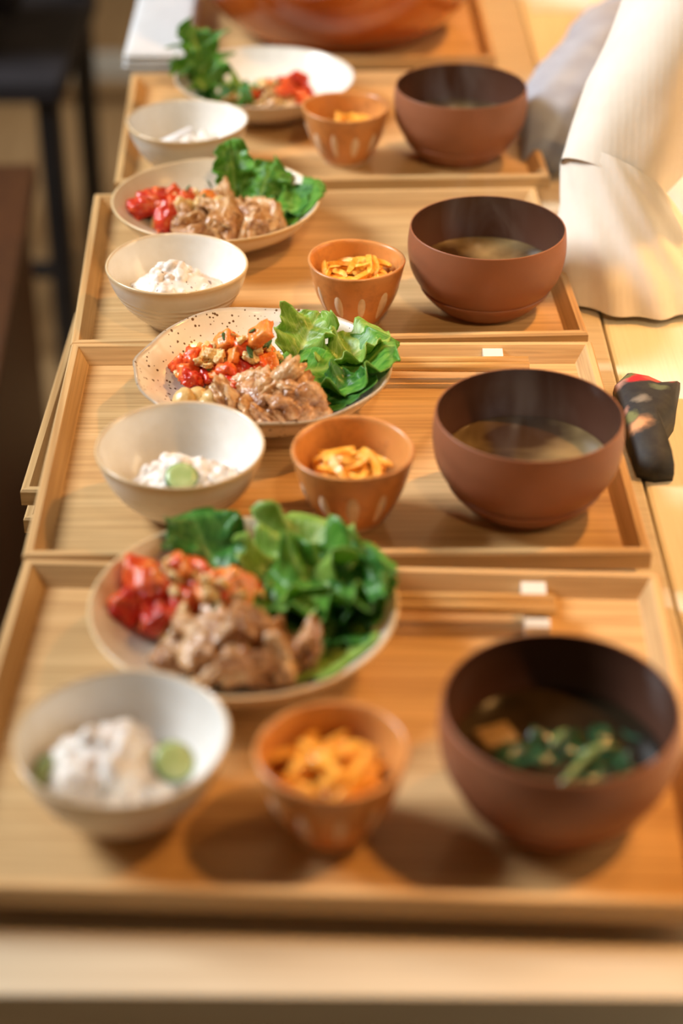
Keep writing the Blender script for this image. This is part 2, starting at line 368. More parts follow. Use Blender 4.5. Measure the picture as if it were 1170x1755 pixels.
# ------------------------------------------------------------ tableware
ORD = ('nearest', 'second', 'third', 'farthest')
def soup_bowl(p, label):
    t = thing('soup_bowl', label, 'bowl', (p[0], p[1], FZ))
    prof = smooth_prof([(.0466, .0182, .2), (.0508, .0240, .4), (.0550, .0335, .6), (.0568, .046, .8), (.0565, .055, .95), (.0556, .0618, 1.0)], 5)
    lathe('body', prof + [(.0553, .0624, 1.05), (.0546, .0622, 1.1)], M['soup_bowl'], t)
    inn = smooth_prof([(.0546, .0622, 1.1), (.0553, .052, 1.2), (.053, .036, 1.4), (.0465, .022, 1.6), (.032, .011, 1.8), (0, .008, 2)], 5)
    lathe('inner_lacquer', inn, M['soup_bowl_in'], t)
    ft = [(0, .0005, 0), (.030, .0005, 0), (.0315, .001, 0)] + smooth_prof([(.0335, .0022, .05), (.0390, .0070, .1), (.0447, .0132, .18), (.0471, .0166, .19)], 4) + [(.0474, .0175, .195), (.0471, .0180, .2), (.0455, .0185, .2)]
    lathe('foot', ft, M['soup_bowl'], t)
    return t
SB = [(.1025, .6575), (.1105, .9286), (.1034, 1.1952), (.0995, 1.4848)]
SBL = ['dark brown soup bowl on the nearest tray holding seaweed soup', 'brown soup bowl on the second tray holding cloudy miso soup', 'brown soup bowl with a sharp rim on the third tray', 'brown soup bowl on the farthest meal tray']
b0 = soup_bowl(SB[0], SBL[0]); tag(b0, group='brown soup bowls')
for k in (1, 2, 3):
    c = copy_tree(b0); c.location = (SB[k][0], SB[k][1], FZ); tag(c, SBL[k], 'bowl', 'brown soup bowls')
for k, p in enumerate(SB):
    r, z = .0500, FZ+.0310
    vs, fs = [(0, 0, 0)], []
    for rr in range(1, 7):
        for j in range(48): vs.append((r*rr/6*math.cos(2*PI*j/48), r*rr/6*math.sin(2*PI*j/48), .0008 if rr == 6 else 0))
    for j in range(48): fs.append((0, 1+j, 1+(j+1) % 48))
    for rr in range(5):
        for j in range(48):
            a = 1+rr*48+j; b = 1+rr*48+(j+1) % 48; fs.append((a, a+48, b+48, b))
    o = mesh_obj('miso_soup', vs, fs, M['soup_dark' if k == 0 else 'soup'], None, None, True, (p[0], p[1], z))
    o.rotation_euler = (0, 0, k*1.3)
    tag(o, ['dark clear broth in the nearest brown bowl', 'cloudy miso soup in the second brown bowl from the camera', 'brown miso soup in the third brown bowl from the camera', 'pale miso soup in the farthest brown bowl'][k], 'soup', 'soups in the brown bowls')

def small_bowl(p, label):
    t = thing('small_bowl', label, 'bowl', (p[0], p[1], FZ))
    out = smooth_prof([(.0225, .004, .05), (.030, .0085, .2), (.0395, .019, .45), (.0465, .032, .75), (.0500, .0435, .97)], 6)
    rim = [(.0505, .0452, 1.0), (.0502, .0462, 1.04), (.0492, .0464, 1.07), (.0484, .0455, 1.12)]
    inn = smooth_prof([(.0478, .0440, 1.16), (.0435, .031, 1.4), (.036, .018, 1.6), (.024, .0095, 1.8), (0, .0075, 2)], 6)
    wob = lambda a, v: (1+.008*math.sin(2*a+.6)+.004*math.sin(5*a), .0006*math.sin(2*a+1)*min(v, 1))
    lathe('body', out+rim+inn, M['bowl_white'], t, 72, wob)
    lathe('foot_ring', [(.0185, .0035, 0), (.0195, .0004, 0), (.0222, .0004, 0), (.0228, .0042, .02)], M['bowl_white'], t, 48)
    return t
WB = [(-.1022, .6534), (-.0956, .9186), (-.1168, 1.1672), (-.1299, 1.4445)]
WBL = ['small off-white bowl at the bottom left on the nearest tray', 'small off-white bowl on the second tray, cucumber in its salad', 'small ringed off-white bowl on the third tray, in sharp focus', 'small off-white bowl on the farthest meal tray']
b0 = small_bowl(WB[0], WBL[0]); tag(b0, group='small off-white bowls')
for k in (1, 2, 3):
    c = copy_tree(b0); c.location = (WB[k][0], WB[k][1], FZ); c.rotation_euler = (0, 0, k*.9); tag(c, WBL[k], 'bowl', 'small off-white bowls')

def carrot_cup(p, label):
    t = thing('carrot_cup', label, 'cup', (p[0], p[1], FZ))
    NP = 11
    out = smooth_prof([(.0185, .003, .08), (.0225, .009, .2), (.0285, .021, .5), (.0325, .034, .78), (.0353, .0465, .97)], 6)
    rim = [(.0358, .0482, 1.0), (.0355, .0490, 1.03), (.0342, .0492, 1.07), (.0332, .0482, 1.12)]
    inn = smooth_prof([(.0326, .046, 1.16), (.0298, .033, 1.4), (.025, .018, 1.6), (.017, .009, 1.8), (0, .0075, 2)], 6)
    fac = lambda a, v: (1+.010*math.cos(NP*a)*max(0, 1-abs(v-.5)/.4) + .012*math.sin(2*a+.4) + .006*math.sin(3*a), .0007*math.sin(2*a)*min(v, 1))
    bd = lathe('body', out+rim+inn, M['cup'], t, 104, fac)
    lathe('foot', [(0, .0004, 0), (.0170, .0004, 0), (.0183, .0012, 0), (.0187, .0032, .05)], M['patch'], t, 40)
    # carved pale ovals around the wall
    rr = lambda z: next(a[0]+(b[0]-a[0])*(z-a[1])/(b[1]-a[1]) for a, b in zip(out, out[1:]) if a[1] <= z <= b[1])
    rnd = random.Random(5)
    for q in range(NP):
        a0 = 2*PI*(q+.5)/NP; zc = .0225+rnd.uniform(-.0015, .002); hz = .0128*rnd.uniform(.85, 1.1); ha = .0034*rnd.uniform(.8, 1.3)
        vs = [];
        def P(ang, z, lift):
            k, _ = fac(ang, z/.0475); r = (rr(z)*k)+lift; return (r*math.cos(ang), r*math.sin(ang), z)
        vs.append(P(a0, zc, .0006))
        for lift, sc in ((.0005, .8), (-.0006, 1.0)):
            for j in range(14):
                th = 2*PI*j/14; z = zc+hz*sc*math.sin(th); w_ = ha*sc*math.cos(th)*(1+.25*math.sin(th)); vs.append(P(a0+w_/rr(z), z, lift))
        fs = [(0, 1+j, 1+(j+1) % 14) for j in range(14)] + [(1+j, 15+j, 15+(j+1) % 14, 1+(j+1) % 14) for j in range(14)]
        mesh_obj('carved_oval', vs, fs, M['patch'], bd)
    return t
CU = [(-.0039, .6406), (.0065, .9103), (.0096, 1.1706), (.002, 1.4711)]
CUL = ['orange cup of carrot at the front centre of the nearest tray', 'orange cup of carrot on the second tray, beside the cloudy soup', 'orange cup heaped with crisp carrot strips on the third tray', 'orange cup on the farthest meal tray beside the brown bowl']
b0 = carrot_cup(CU[0], CUL[0]); tag(b0, group='orange carrot cups')
for k in (1, 2, 3):
    c = copy_tree(b0); c.location = (CU[k][0], CU[k][1], FZ); c.rotation_euler = (0, 0, k*.7+.3); c.scale = (.97, .97, .98) if k == 2 else (1.03, 1.03, 1); tag(c, CUL[k], 'cup', 'orange carrot cups')

def plate(p, label, mat, R=.082, H=.034, wob=None):
    t = thing('plate', label, 'plate', (p[0], p[1], FZ)); s = R/.082
    out = smooth_prof([(.038*s, .0045, .05), (.052*s, .009, .3), (.069*s, .019, .65), (.0795*s, H-.003, .96)], 6)
    rim = [(.0812*s, H-.0012, 1.0), (.0815*s, H, 1.03), (.0806*s, H+.0006, 1.06), (.0793*s, H, 1.1)]
    inn = smooth_prof([(.0780*s, H-.0018, 1.16), (.067*s, .0215, 1.4), (.050*s, .0115, 1.6), (.030*s, .0075, 1.8), (0, .0065, 2)], 6)
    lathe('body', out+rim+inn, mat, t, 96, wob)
    lathe('foot_ring', [(.033*s, .0042, 0), (.0345*s, .0004, 0), (.0375*s, .0004, 0), (.0388*s, .0049, .02)], mat, t, 64)
    return t
PL = [(-.0512, .7768), (-.0517, 1.0417), (-.0984, 1.3102), (-.0709, 1.5863)]
plate(PL[0], 'round cream plate with tan rim on the nearest tray, most blurred', M['plate_cream'], .0825)
def wob2(a, v):
    e = min(v, 1.1)**2
    k = 1 + e*(.015*math.sin(2*a+.5) + .012*math.sin(3*a+2.0)) + e*.035*math.exp(-((a-3.05)/.14)**2) - e*.02*math.exp(-((a-2.75)/.16)**2)
    return k, e*(.0010*math.sin(3*a+.7) + .0008*math.sin(7*a) - .002*math.exp(-((a-3.0)/.2)**2))
plate(PL[1], 'speckled white plate with uneven rim on the second tray', M['plate_speck'], .0835, .034, wob2)
plate(PL[2], 'round cream plate with tan rim on the third tray', M['plate_cream'], .0815)
plate(PL[3], 'pale plate half bare on the farthest meal tray', M['plate_pale'], .082)
def pl_z(r):   # height of a plate's inside surface over the tray floor at radius r
    return FZ + (.0070 if r < .03 else .0070+.0145*((r-.03)/.037)**1.5 if r < .067 else .0215+.011*(r-.067)/.011)

# ------------------------------------------------------------ food
rnd = random.Random(11)
ME = {}
for k in range(4):
    ME['dice%d' % k] = blob_mesh('tomato_dice', M['tomato'], k+1, 3, .22, 1.9, (1, .8, .62), .85)
    ME['diceo%d' % k] = blob_mesh('tomato_dice', M['tomato_orange'], k+11, 3, .24, 1.9, (1, .85, .50), .85)
    ME['red%d' % k] = blob_mesh('tomato_wedge', M['tomato_red'], k+21, 4, .34, 1.7, (1, .78, .62), .35)
    ME['meat%d' % k] = blob_mesh('pork_piece', M['meat'], k+31, 4, .60, 1.5, (1, .70, .36))
    ME['fat%d' % k] = blob_mesh('pork_piece', M['meat_fat'], k+41, 4, .60, 1.6, (1, .72, .40), .3)
    ME['crumb%d' % k] = blob_mesh('onion_bit', M['crumb'], k+51, 3, .55, 2.2, (1, .75, .5), .5)
    ME['bean%d' % k] = blob_mesh('bean', M['bean'], k+61, 3, .08, 1.5, (1, .86, .82))
    ME['herb%d' % k] = blob_mesh('herb_bit', M['herb'], k+71, 2, .4, 2.0, (1, .5, .15))
KINDS = {'dice': ('tomato_dice', 'tomato', 'diced tomato piece'), 'diceo': ('tomato_dice', 'tomato', 'orange diced tomato piece'), 'red': ('tomato_wedge', 'tomato', 'glossy red tomato wedge'),
         'meat': ('pork_piece', 'meat', 'browned pork piece'), 'fat': ('pork_piece', 'meat', 'pale pork piece'), 'crumb': ('onion_bit', 'onion', 'pale chopped onion bit'),
         'bean': ('bean', 'bean', 'plump pale bean'), 'herb': ('herb_bit', 'herb', 'dark green chopped herb bit')}
PLN = ('on the cream plate nearest the camera', 'on the speckled white plate', 'on the cream plate of the third tray', 'on the pale farthest plate')
def heap(k, kind, n, cx, cy, rx, ry, h, s0, s1, lo=.35, seed=0, flat=False):
    "n pieces over an elliptical heap, local to plate k"
    R = random.Random(seed+k*100); nm, cat, lab = KINDS[kind]
    for i in range(n):
        a = i*2.39996+R.uniform(-.4, .4); q = math.sqrt((i+.5)/n)*R.uniform(.85, 1.05)
        x = cx+rx*q*math.cos(a); y = cy+ry*q*math.sin(a); s = R.uniform(s0, s1)
        base = pl_z(math.hypot(x, y))
        z = base + s*.45 + h*max(0, 1-q*q)*R.uniform(lo, 1)
        rot = (R.uniform(-.5, .5), R.uniform(-.5, .5), R.uniform(0, 6.28)) if flat else (R.uniform(-1, 1), R.uniform(-1, 1), R.uniform(0, 6.28))
        put(nm, ME['%s%d' % (kind, R.randrange(4))], '%s %s' % (lab, PLN[k]), cat, '%ss %s' % (lab, PLN[k]), (PL[k][0]+x, PL[k][1]+y, z), rot, s)
# second tray (speckled plate): the sharp one
heap(1, 'crumb', 30, -.018, .014, .042, .028, .028, .0030, .0058, .5, 3)
heap(1, 'dice', 18, -.018, .012, .042, .028, .030, .0055, .0080, .55, 1)
heap(1, 'diceo', 15, -.016, .014, .040, .026, .034, .0050, .0078, .75, 2)
heap(1, 'red', 7, -.020, .000, .036, .020, .022, .008, .012, .6, 4)
heap(1, 'crumb', 46, -.016, .014, .042, .028, .040, .0026, .0052, .75, 13)
heap(1, 'diceo', 3, -.006, .012, .012, .010, .045, .0075, .0095, .95, 14)
heap(1, 'herb', 9, -.014, .012, .034, .022, .044, .003, .005, .9, 5)
heap(1, 'bean', 7, -.037, -.026, .017, .011, .008, .0085, .0100, .2, 6)
heap(1, 'meat', 10, .008, -.034, .038, .016, .016, .012, .020, .4, 7)
heap(1, 'fat', 8, .002, -.024, .034, .016, .024, .012, .019, .6, 8)
# third tray
heap(2, 'red', 6, -.045, .006, .016, .022, .014, .010, .015, .5, 1)
heap(2, 'dice', 7, -.032, .014, .024, .022, .024, .006, .010, .6, 2)
heap(2, 'crumb', 26, -.016, .008, .040, .024, .029, .003, .0056, .6, 3)
heap(2, 'diceo', 6, -.012, .006, .030, .016, .026, .005, .008, .7, 9)
heap(2, 'fat', 12, .006, -.014, .038, .026, .022, .011, .020, .5, 4)
heap(2, 'meat', 10, .010, -.022, .040, .024, .014, .012, .020, .4, 5)
heap(2, 'herb', 7, -.012, .012, .030, .018, .034, .003, .006, .9, 6)
heap(2, 'bean', 4, -.008, .002, .03, .015, .024, .007, .009, .7, 7)
# nearest tray
heap(0, 'dice', 12, -.030, .022, .038, .018, .026, .007, .011, .6, 1)
heap(0, 'diceo', 11, -.028, .020, .038, .018, .030, .007, .011, .7, 2)
heap(0, 'red', 5, -.042, .008, .022, .018, .018, .009, .013, .5, 3)
heap(0, 'crumb', 30, -.024, .016, .040, .022, .036, .003, .0056, .7, 4)
heap(0, 'meat', 13, .000, -.024, .042, .022, .018, .012, .020, .5, 5)
heap(0, 'fat', 9, -.004, -.028, .038, .020, .020, .010, .016, .6, 6)
heap(0, 'bean', 4, -.036, -.012, .012, .012, .016, .009, .010, .6, 7)
heap(0, 'herb', 6, -.012, .008, .030, .018, .036, .003, .006, .9, 8)
# farthest meal tray
heap(3, 'crumb', 30, .004, -.020, .038, .026, .024, .003, .0056, .6, 1)
heap(3, 'dice', 8, .012, -.012, .036, .022, .024, .006, .009, .6, 2)
heap(3, 'red', 4, .024, -.004, .018, .014, .026, .008, .012, .7, 3)
heap(3, 'fat', 6, -.004, -.026, .032, .018, .010, .010, .014, .4, 4)
heap(3, 'herb', 6, .004, -.016, .03, .018, .028, .003, .005, .9, 5)

def leaf_obj(name, L, W, seed, mat, ruffle=.006, curl=.6, cup=.25, ns=34, nt=22, freq=3.0, frill=.10):
    R = random.Random(seed); ph = [R.uniform(0, 6.28) for _ in range(6)]
    vs, fs, uv = [], [], []
    ang = -.2; x = z = 0
    for i in range(ns+1):
        s = i/ns
        if i: ang += curl/ns*(1.3-.6*s); x += L/ns*math.cos(ang); z += L/ns*math.sin(ang)
        wd = W*.5*(.22+.78*min(1, s/.45)**.8)*(1 if s < .55 else math.sqrt(max(.002, 1-((s-.55)/.455)**2)))
        for j in range(nt+1):
            t = j/nt*2-1; a = abs(t)
            ed = 1 + frill*a*math.sin(freq*9*s+ph[0]+(1.7 if t > 0 else 0)) + frill*.6*a*math.sin(freq*17*s+ph[1]+(2 if t > 0 else 0))
            y = wd*t*ed
            rf = ruffle*a**1.6*(math.sin(freq*5.2*s+ph[2]+(2.5 if t > 0 else 0)) + .55*math.sin(freq*11*s+ph[3]+1.1*t))
            bub = .0016*noise.noise(Vector((s*9, t*3.5, seed))) + .003*noise.noise(Vector((s*4, t*1.6, seed+5)))
            h = cup*wd*a*a + rf + bub - .0012*math.exp(-(t/.1)**2)
            vs.append((x - math.sin(ang)*h, y*(1-.25*cup*a), z + math.cos(ang)*h)); uv.append((s, j/nt))
    for i in range(ns):
        for j in range(nt):
            a = i*(nt+1)+j; fs.append((a, a+1, a+nt+2, a+nt+1))
    o = mesh_obj(name, vs, fs, mat, None, uv)
    md = o.modifiers.new('thickness', 'SOLIDIFY'); md.thickness = .0007; md.offset = 0
    return o
def leaf(k, x, y, z, yaw, pitch, roll, L, W, seed, mat, lab, **kw):
    o = leaf_obj('lettuce_leaf', L, W, seed, M[mat], **kw)
    o.location = (PL[k][0]+x, PL[k][1]+y, FZ+z)
    o.rotation_euler = Euler((roll, -pitch, yaw), 'XYZ')
    mw = Matrix.Translation(o.location) @ o.rotation_euler.to_matrix().to_4x4(); inv = mw.inverted()
    for vt in o.data.vertices:                       # keep the leaf on the plate and over its rim
        wv = mw @ vt.co; r = math.hypot(wv.x-PL[k][0], wv.y-PL[k][1])
        zmin = pl_z(r)+.0015 if r < .080 else FZ+.0365-.25*max(0, r-.084)
        if wv.z < zmin + .004: wv.z = zmin + .004*math.exp((wv.z-zmin-.004)/.010); vt.co = inv @ wv
    return tag(o, lab, 'lettuce', 'lettuce leaves %s' % PLN[k])
D = math.radians
# second tray
leaf(1, .022, -.004, .014, D(20), D(10), D(-10), .075, .075, 1, 'leaf', 'flat lettuce leaf hanging over the right rim of the speckled plate', ruffle=.006, curl=.5)
leaf(1, .020, .030, .014, D(60), D(62), D(8), .045, .046, 2, 'leaf_pale', 'upright yellow-green lettuce leaf at the back of the speckled plate', ruffle=.006, curl=-.5, cup=.5)
leaf(1, .006, -.002, .022, D(16), D(28), D(14), .070, .062, 3, 'leaf', 'large folded glossy lettuce leaf on the speckled plate', ruffle=.007, curl=-.7, cup=-.35)
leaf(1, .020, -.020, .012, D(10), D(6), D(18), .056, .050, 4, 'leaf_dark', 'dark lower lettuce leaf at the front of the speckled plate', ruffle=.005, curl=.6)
leaf(1, .040, .014, .020, D(38), D(34), D(-6), .050, .044, 5, 'leaf_pale', 'curled pale lettuce tip at the right end of the speckled plate', ruffle=.006, curl=-.6, cup=.5)
# third tray
leaf(2, .014, .022, .014, D(100), D(82), D(0), .056, .036, 11, 'leaf', 'tall upright lettuce leaf at the back of the third plate', ruffle=.005, curl=-.3, cup=.5)
leaf(2, .030, .022, .014, D(70), D(64), D(0), .046, .040, 12, 'leaf', 'pointed lettuce leaf in the middle of the third plate', ruffle=.006, curl=-.5, cup=-.3)
leaf(2, .024, .008, .018, D(-22), D(36), D(26), .062, .052, 13, 'leaf', 'broad dark lettuce leaf drooping on the third plate', ruffle=.006, curl=-1.0, cup=-.4)
leaf(2, .036, .014, .018, D(-14), D(28), D(20), .050, .048, 14, 'leaf', 'bright lettuce leaf at the right end of the third plate', ruffle=.006, curl=-.8, cup=-.3)
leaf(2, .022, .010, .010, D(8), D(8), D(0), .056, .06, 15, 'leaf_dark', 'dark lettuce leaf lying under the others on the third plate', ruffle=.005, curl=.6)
# nearest tray
leaf(0, -.012, .040, .016, D(120), D(40), D(0), .050, .050, 21, 'leaf_dark', 'small lettuce leaf at the back left of the nearest plate', ruffle=.007, curl=-.4, cup=.4)
leaf(0, .012, .018, .018, D(62), D(34), D(0), .066, .072, 22, 'leaf_pale', 'frilly lettuce leaf at the back of the nearest plate', ruffle=.008, curl=-.5, cup=.4, frill=.16)
leaf(0, .006, .006, .018, D(22), D(30), D(0), .078, .074, 23, 'leaf', 'large lettuce leaf with a pale rib on the nearest plate', ruffle=.008, curl=-.4, cup=.45, frill=.15)
leaf(0, .018, -.004, .020, D(-38), D(22), D(10), .060, .056, 24, 'leaf_pale', 'pale lettuce leaf drooping to the front of the nearest plate', ruffle=.007, curl=-.9, cup=-.3)
leaf(0, .034, .010, .016, D(6), D(34), D(0), .052, .056, 25, 'leaf_dark', 'dark lettuce leaf at the right rim of the nearest plate', ruffle=.007, curl=.2, cup=.4)
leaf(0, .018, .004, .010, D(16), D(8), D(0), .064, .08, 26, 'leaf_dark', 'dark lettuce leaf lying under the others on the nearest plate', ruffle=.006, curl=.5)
# farthest meal tray
leaf(3, -.052, -.006, .016, D(112), D(74), D(0), .068, .050, 31, 'leaf', 'tall frilly lettuce leaf sticking up from the farthest plate', ruffle=.010, curl=-.3, cup=.3, frill=.30)
leaf(3, -.040, -.016, .014, D(160), D(60), D(0), .056, .050, 32, 'leaf', 'frilly lettuce leaf leaning left on the farthest plate', ruffle=.009, curl=-.4, cup=.4, frill=.28)
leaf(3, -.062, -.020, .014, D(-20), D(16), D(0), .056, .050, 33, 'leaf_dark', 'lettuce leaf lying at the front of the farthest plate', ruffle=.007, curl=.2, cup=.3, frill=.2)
leaf(3, -.034, -.014, .016, D(60), D(22), D(0), .044, .044, 34, 'leaf_pale', 'yellowish lettuce leaf beside the salsa on the farthest plate', ruffle=.006, curl=-.3, cup=.3)

# white taro salad: nobody could count it
def salad(k, cx, cy, rx, ry, h, n, seed, label):
    R = random.Random(seed); bm = bmesh.new()
    for i in range(n):
        a = i*2.39996; q = math.sqrt((i+.5)/n); x = rx*q*math.cos(a)+R.uniform(-.002, .002); y = ry*q*math.sin(a)+R.uniform(-.002, .002)
        s = R.uniform(.0024, .0070)*(1.45 if k == 0 else 1); z = h*(1-q*q)*R.uniform(.55, 1)+.001
        mt = Matrix.Translation((x, y, z)) @ Euler((R.uniform(0, 3), R.uniform(0, 3), R.uniform(0, 3))).to_matrix().to_4x4() @ Matrix.Diagonal((s*R.uniform(.8, 1.4), s, s*R.uniform(.6, .9), 1))
        r = bmesh.ops.create_icosphere(bm, subdivisions=2, radius=1)
        for v in r['verts']:
            v.co = mt @ (v.co*(1+.28*noise.noise(v.co*1.8+Vector((i*3.1, seed, 0)))))
    r = bmesh.ops.create_icosphere(bm, subdivisions=3, radius=1, matrix=Matrix.Translation((0, 0, h*.15)) @ Matrix.Diagonal((rx*.95, ry*.95, h*.6+.004, 1)))
    IN = ((0, .0085), (.024, .0105), (.036, .019), (.0435, .032), (.0478, .045), (.05, .2))
    for v in bm.verts:
        zr = v.co.z+.0175; X, Y = v.co.x+cx, v.co.y+cy; r_ = math.hypot(X, Y)
        rm = next((a_[0]+(b_[0]-a_[0])*(zr-a_[1])/(b_[1]-a_[1]) for a_, b_ in zip(IN, IN[1:]) if a_[1] <= zr <= b_[1]), .004)-.001
        if zr < .0095: v.co.z = .0095-.0175; rm = .012
        if r_ > rm: v.co.x = X*rm/r_-cx; v.co.y = Y*rm/r_-cy
    o = from_bm('taro_salad', bm, M['taro'], None, True); o.location = (WB[k][0]+cx, WB[k][1]+cy, FZ+.0175)
    md = o.modifiers.new('merge', 'REMESH'); md.mode = 'VOXEL'; md.voxel_size = .0011; md.use_smooth_shade = True
    return tag(o, label, 'salad', 'white salads in the small bowls', 'stuff')
salad(0, -.009, -.002, .030, .029, .027, 46, 1, 'white chunky taro salad in the bottom left bowl')
salad(1, .004, -.006, .031, .027, .016, 90, 2, 'white taro salad with cucumber in the second small bowl')
salad(2, -.002, -.003, .034, .029, .025, 130, 3, 'white speckled taro salad heaped in the third small bowl')
salad(3, .006, -.004, .032, .028, .010, 80, 4, 'white salad with pale strips in the farthest small bowl')
def cucumber(k, x, y, z, rot, r, label):
    t = thing('cucumber_slice', label, 'cucumber', (WB[k][0]+x, WB[k][1]+y, FZ+z)); t.rotation_euler = rot
    lathe('flesh', [(0, .0016, 0), (r*.6, .0018, 0), (r*.93, .0015, 0), (r*.93, -.0015, 0), (r*.6, -.0018, 0), (0, -.0016, 0)], M['cucumber'], t, 24)
    lathe('skin', [(r*.93, .0015, 0), (r, .0010, 0), (r, -.0010, 0), (r*.93, -.0015, 0)], M['cucumber_skin'], t, 24)
cucumber(0, .024, -.004, .033, (.45, .30, 0), .0105, 'cucumber slice at the right of the salad in the bottom left bowl')
cucumber(0, -.034, -.008, .030, (.9, .7, 0), .008, 'dark cucumber slice at the left of the salad in the bottom left bowl')
cucumber(1, .002, -.019, .0345, (.40, .1, 0), .0100, 'cucumber slice on the salad in the second small bowl')
for q, (x, y, z, yaw) in enumerate(((-.016, .002, .028, .5), (-.008, .008, .030, .7), (-.020, -.006, .028, .35))):
    o = from_bm('radish_strip', box_bm(.026, .005, .0035, (0, 0, 0), .0012), M['paper'], None, True); o.location = (WB[3][0]+x, WB[3][1]+y, FZ+z); o.rotation_euler = (0, -.15, yaw)
    tag(o, 'pale strip on the salad in the farthest small bowl', 'radish', 'pale strips in the farthest small bowl')

# carrot strips
CM = []
for k in range(6):
    R = random.Random(k+40); n = 9; L = 1.0; bend = R.uniform(-.9, .9); tw = R.uniform(-.5, .5); vs, fs = [], []
    for i in range(n+1):
        s = i/n-.5; cx = s; cz = bend*.28*(s*s*4-1)*.5; cy = tw*.1*math.sin(s*5); r = .052*(1-.55*abs(s*2)**3)
        for dx, dz in ((-1, -.75), (1, -.75), (1, .75), (-1, .75)): vs.append((cx, cy+dx*r, cz+dz*r))
    for i in range(n):
        for j in range(4): fs.append((i*4+j, i*4+(j+1) % 4, i*4+4+(j+1) % 4, i*4+4+j))
    fs += [(3, 2, 1, 0), (n*4, n*4+1, n*4+2, n*4+3)]
    o = mesh_obj('carrot_strip', vs, fs, M['carrot'], None, None, False); me = o.data; bpy.data.objects.remove(o); CM.append(me)
CN = ('in the orange cup nearest the camera', 'in the orange cup on the second tray', 'in the orange cup on the third tray', 'in the farthest orange cup')
for k, (n, top, Ls, th, qm) in enumerate(((68, .036, .030, 1.5, .023), (64, .034, .029, 1.5, .021), (84, .038, .033, 1.2, .023), (40, .033, .028, 1.4, .020))):
    R = random.Random(90+k)
    for i in range(n):
        lay = (i/n)**.7; a = R.uniform(0, 6.28); q = math.sqrt(R.random())*qm*(.6+.4*lay)
        z = FZ+.014+(top-.014)*lay + .007*(1-(q/qm)**2)*lay
        L = Ls*R.uniform(.75, 1.05)*(.62+.38*lay)
        yaw = R.uniform(0, 6.28) if q < .009 else a+PI/2+R.uniform(-.45, .45)
        put('carrot_strip', CM[R.randrange(6)], 'shredded carrot strip %s' % CN[k], 'carrot', 'carrot strips %s' % CN[k],
            (CU[k][0]+q*math.cos(a), CU[k][1]+q*math.sin(a), z), (R.uniform(-.8, .8), R.uniform(-.35, .35)*(1 if q < .009 else .5), yaw), (L, Ls*th, Ls*th))

# soup solids on the nearest tray
SZ = FZ+.0310
def wak(x, y, yaw, L, W, seed, label):
    o = leaf_obj('wakame_piece', L, W, seed, M['wakame'], .0022, .15, .1, 20, 10, 3, .12); o.location = (SB[0][0]+x, SB[0][1]+y, SZ+.0030); o.rotation_euler = (0, 0, yaw)
    tag(o, label, 'seaweed', 'seaweed in the nearest soup')
wak(-.030, -.004, .35, .040, .024, 51, 'dark green seaweed piece at the left of the nearest soup')
wak(.000, -.024, .25, .042, .024, 52, 'dark green seaweed piece at the front of the nearest soup')
wak(.002, .004, .1, .040, .030, 53, 'dark green seaweed piece at the right of the nearest soup')
for q, (x, y, yaw, L) in enumerate(((.002, .008, 1.0, .016), (.010, -.012, .9, .040), (.020, .000, .3, .020))):
    o = tube('leek_strip', [(-L/2, 0, 0), (-L/6, .001, .0012), (L/6, .001, .0012), (L/2, 0, 0)], [.0012, .0019, .0019, .0012], M['leek'], None, 8, True, .6)
    o.location = (SB[0][0]+x, SB[0][1]+y, SZ+.0035); o.rotation_euler = (0, 0, yaw)
    tag(o, ['short green onion piece at the back of the nearest soup', 'long pale green onion strip across the nearest soup', 'pale green onion piece at the right of the nearest soup'][q], 'green onion', 'green onion in the nearest soup')
o = from_bm('tofu_piece', box_bm(.018, .014, .005, (0, 0, 0), .0015), M['tofu'], None, True); o.location = (SB[0][0]-.028, SB[0][1]+.012, SZ+.001); o.rotation_euler = (0, 0, .4)
tag(o, 'tan fried tofu piece at the left of the nearest soup', 'tofu')

# chopsticks on their rests
def chopstick(p, yaw, label, group):
    L = .205
    o = tube('chopstick', [(-L, 0, 0), (-L*.6, 0, 0), (-L*.3, 0, 0), (0, 0, 0)], [.0017, .0026, .0033, .0037], M['chop'], None, 8)
    o.location = p; o.rotation_euler = (0, math.radians(0), yaw); return tag(o, label, 'chopstick', group)
for k, (x, y, yaw, rx, ry) in enumerate(((.117, .804, D(-1.5), .107, .811), (.1258, 1.081, D(.4), .1035, 1.090))):
    lab = 'light wooden chopstick of the pair on the %s tray' % ('nearest' if k == 0 else 'second')
    for s in (-1, 1): chopstick((x, y+s*.0042, FZ+.0128), yaw, lab.replace('light', 'rear light' if s > 0 else 'front light'), 'chopsticks on the %s tray' % ('nearest' if k == 0 else 'second'))
    t = thing('chopstick_rest', 'small white chopstick rest on the %s tray' % ('nearest' if k == 0 else 'second'), 'chopstick rest', (rx, ry, FZ), yaw)
    prof = [(-.0215, 0), (-.0215, .0085), (-.018, .0105), (-.010, .0092), (.010, .0092), (.018, .0105), (.0215, .0085), (.0215, 0)]
    vs = [(sx*.0068, y_, z_) for sx in (-1, 1) for y_, z_ in prof]; n = len(prof)
    fs = [tuple(range(n)), tuple(range(n, 2*n))[::-1]] + [(i, n+i, n+(i+1) % n, (i+1) % n) for i in range(n)]
    mesh_obj('body', vs, fs, M['porcelain'], t, smooth=False)

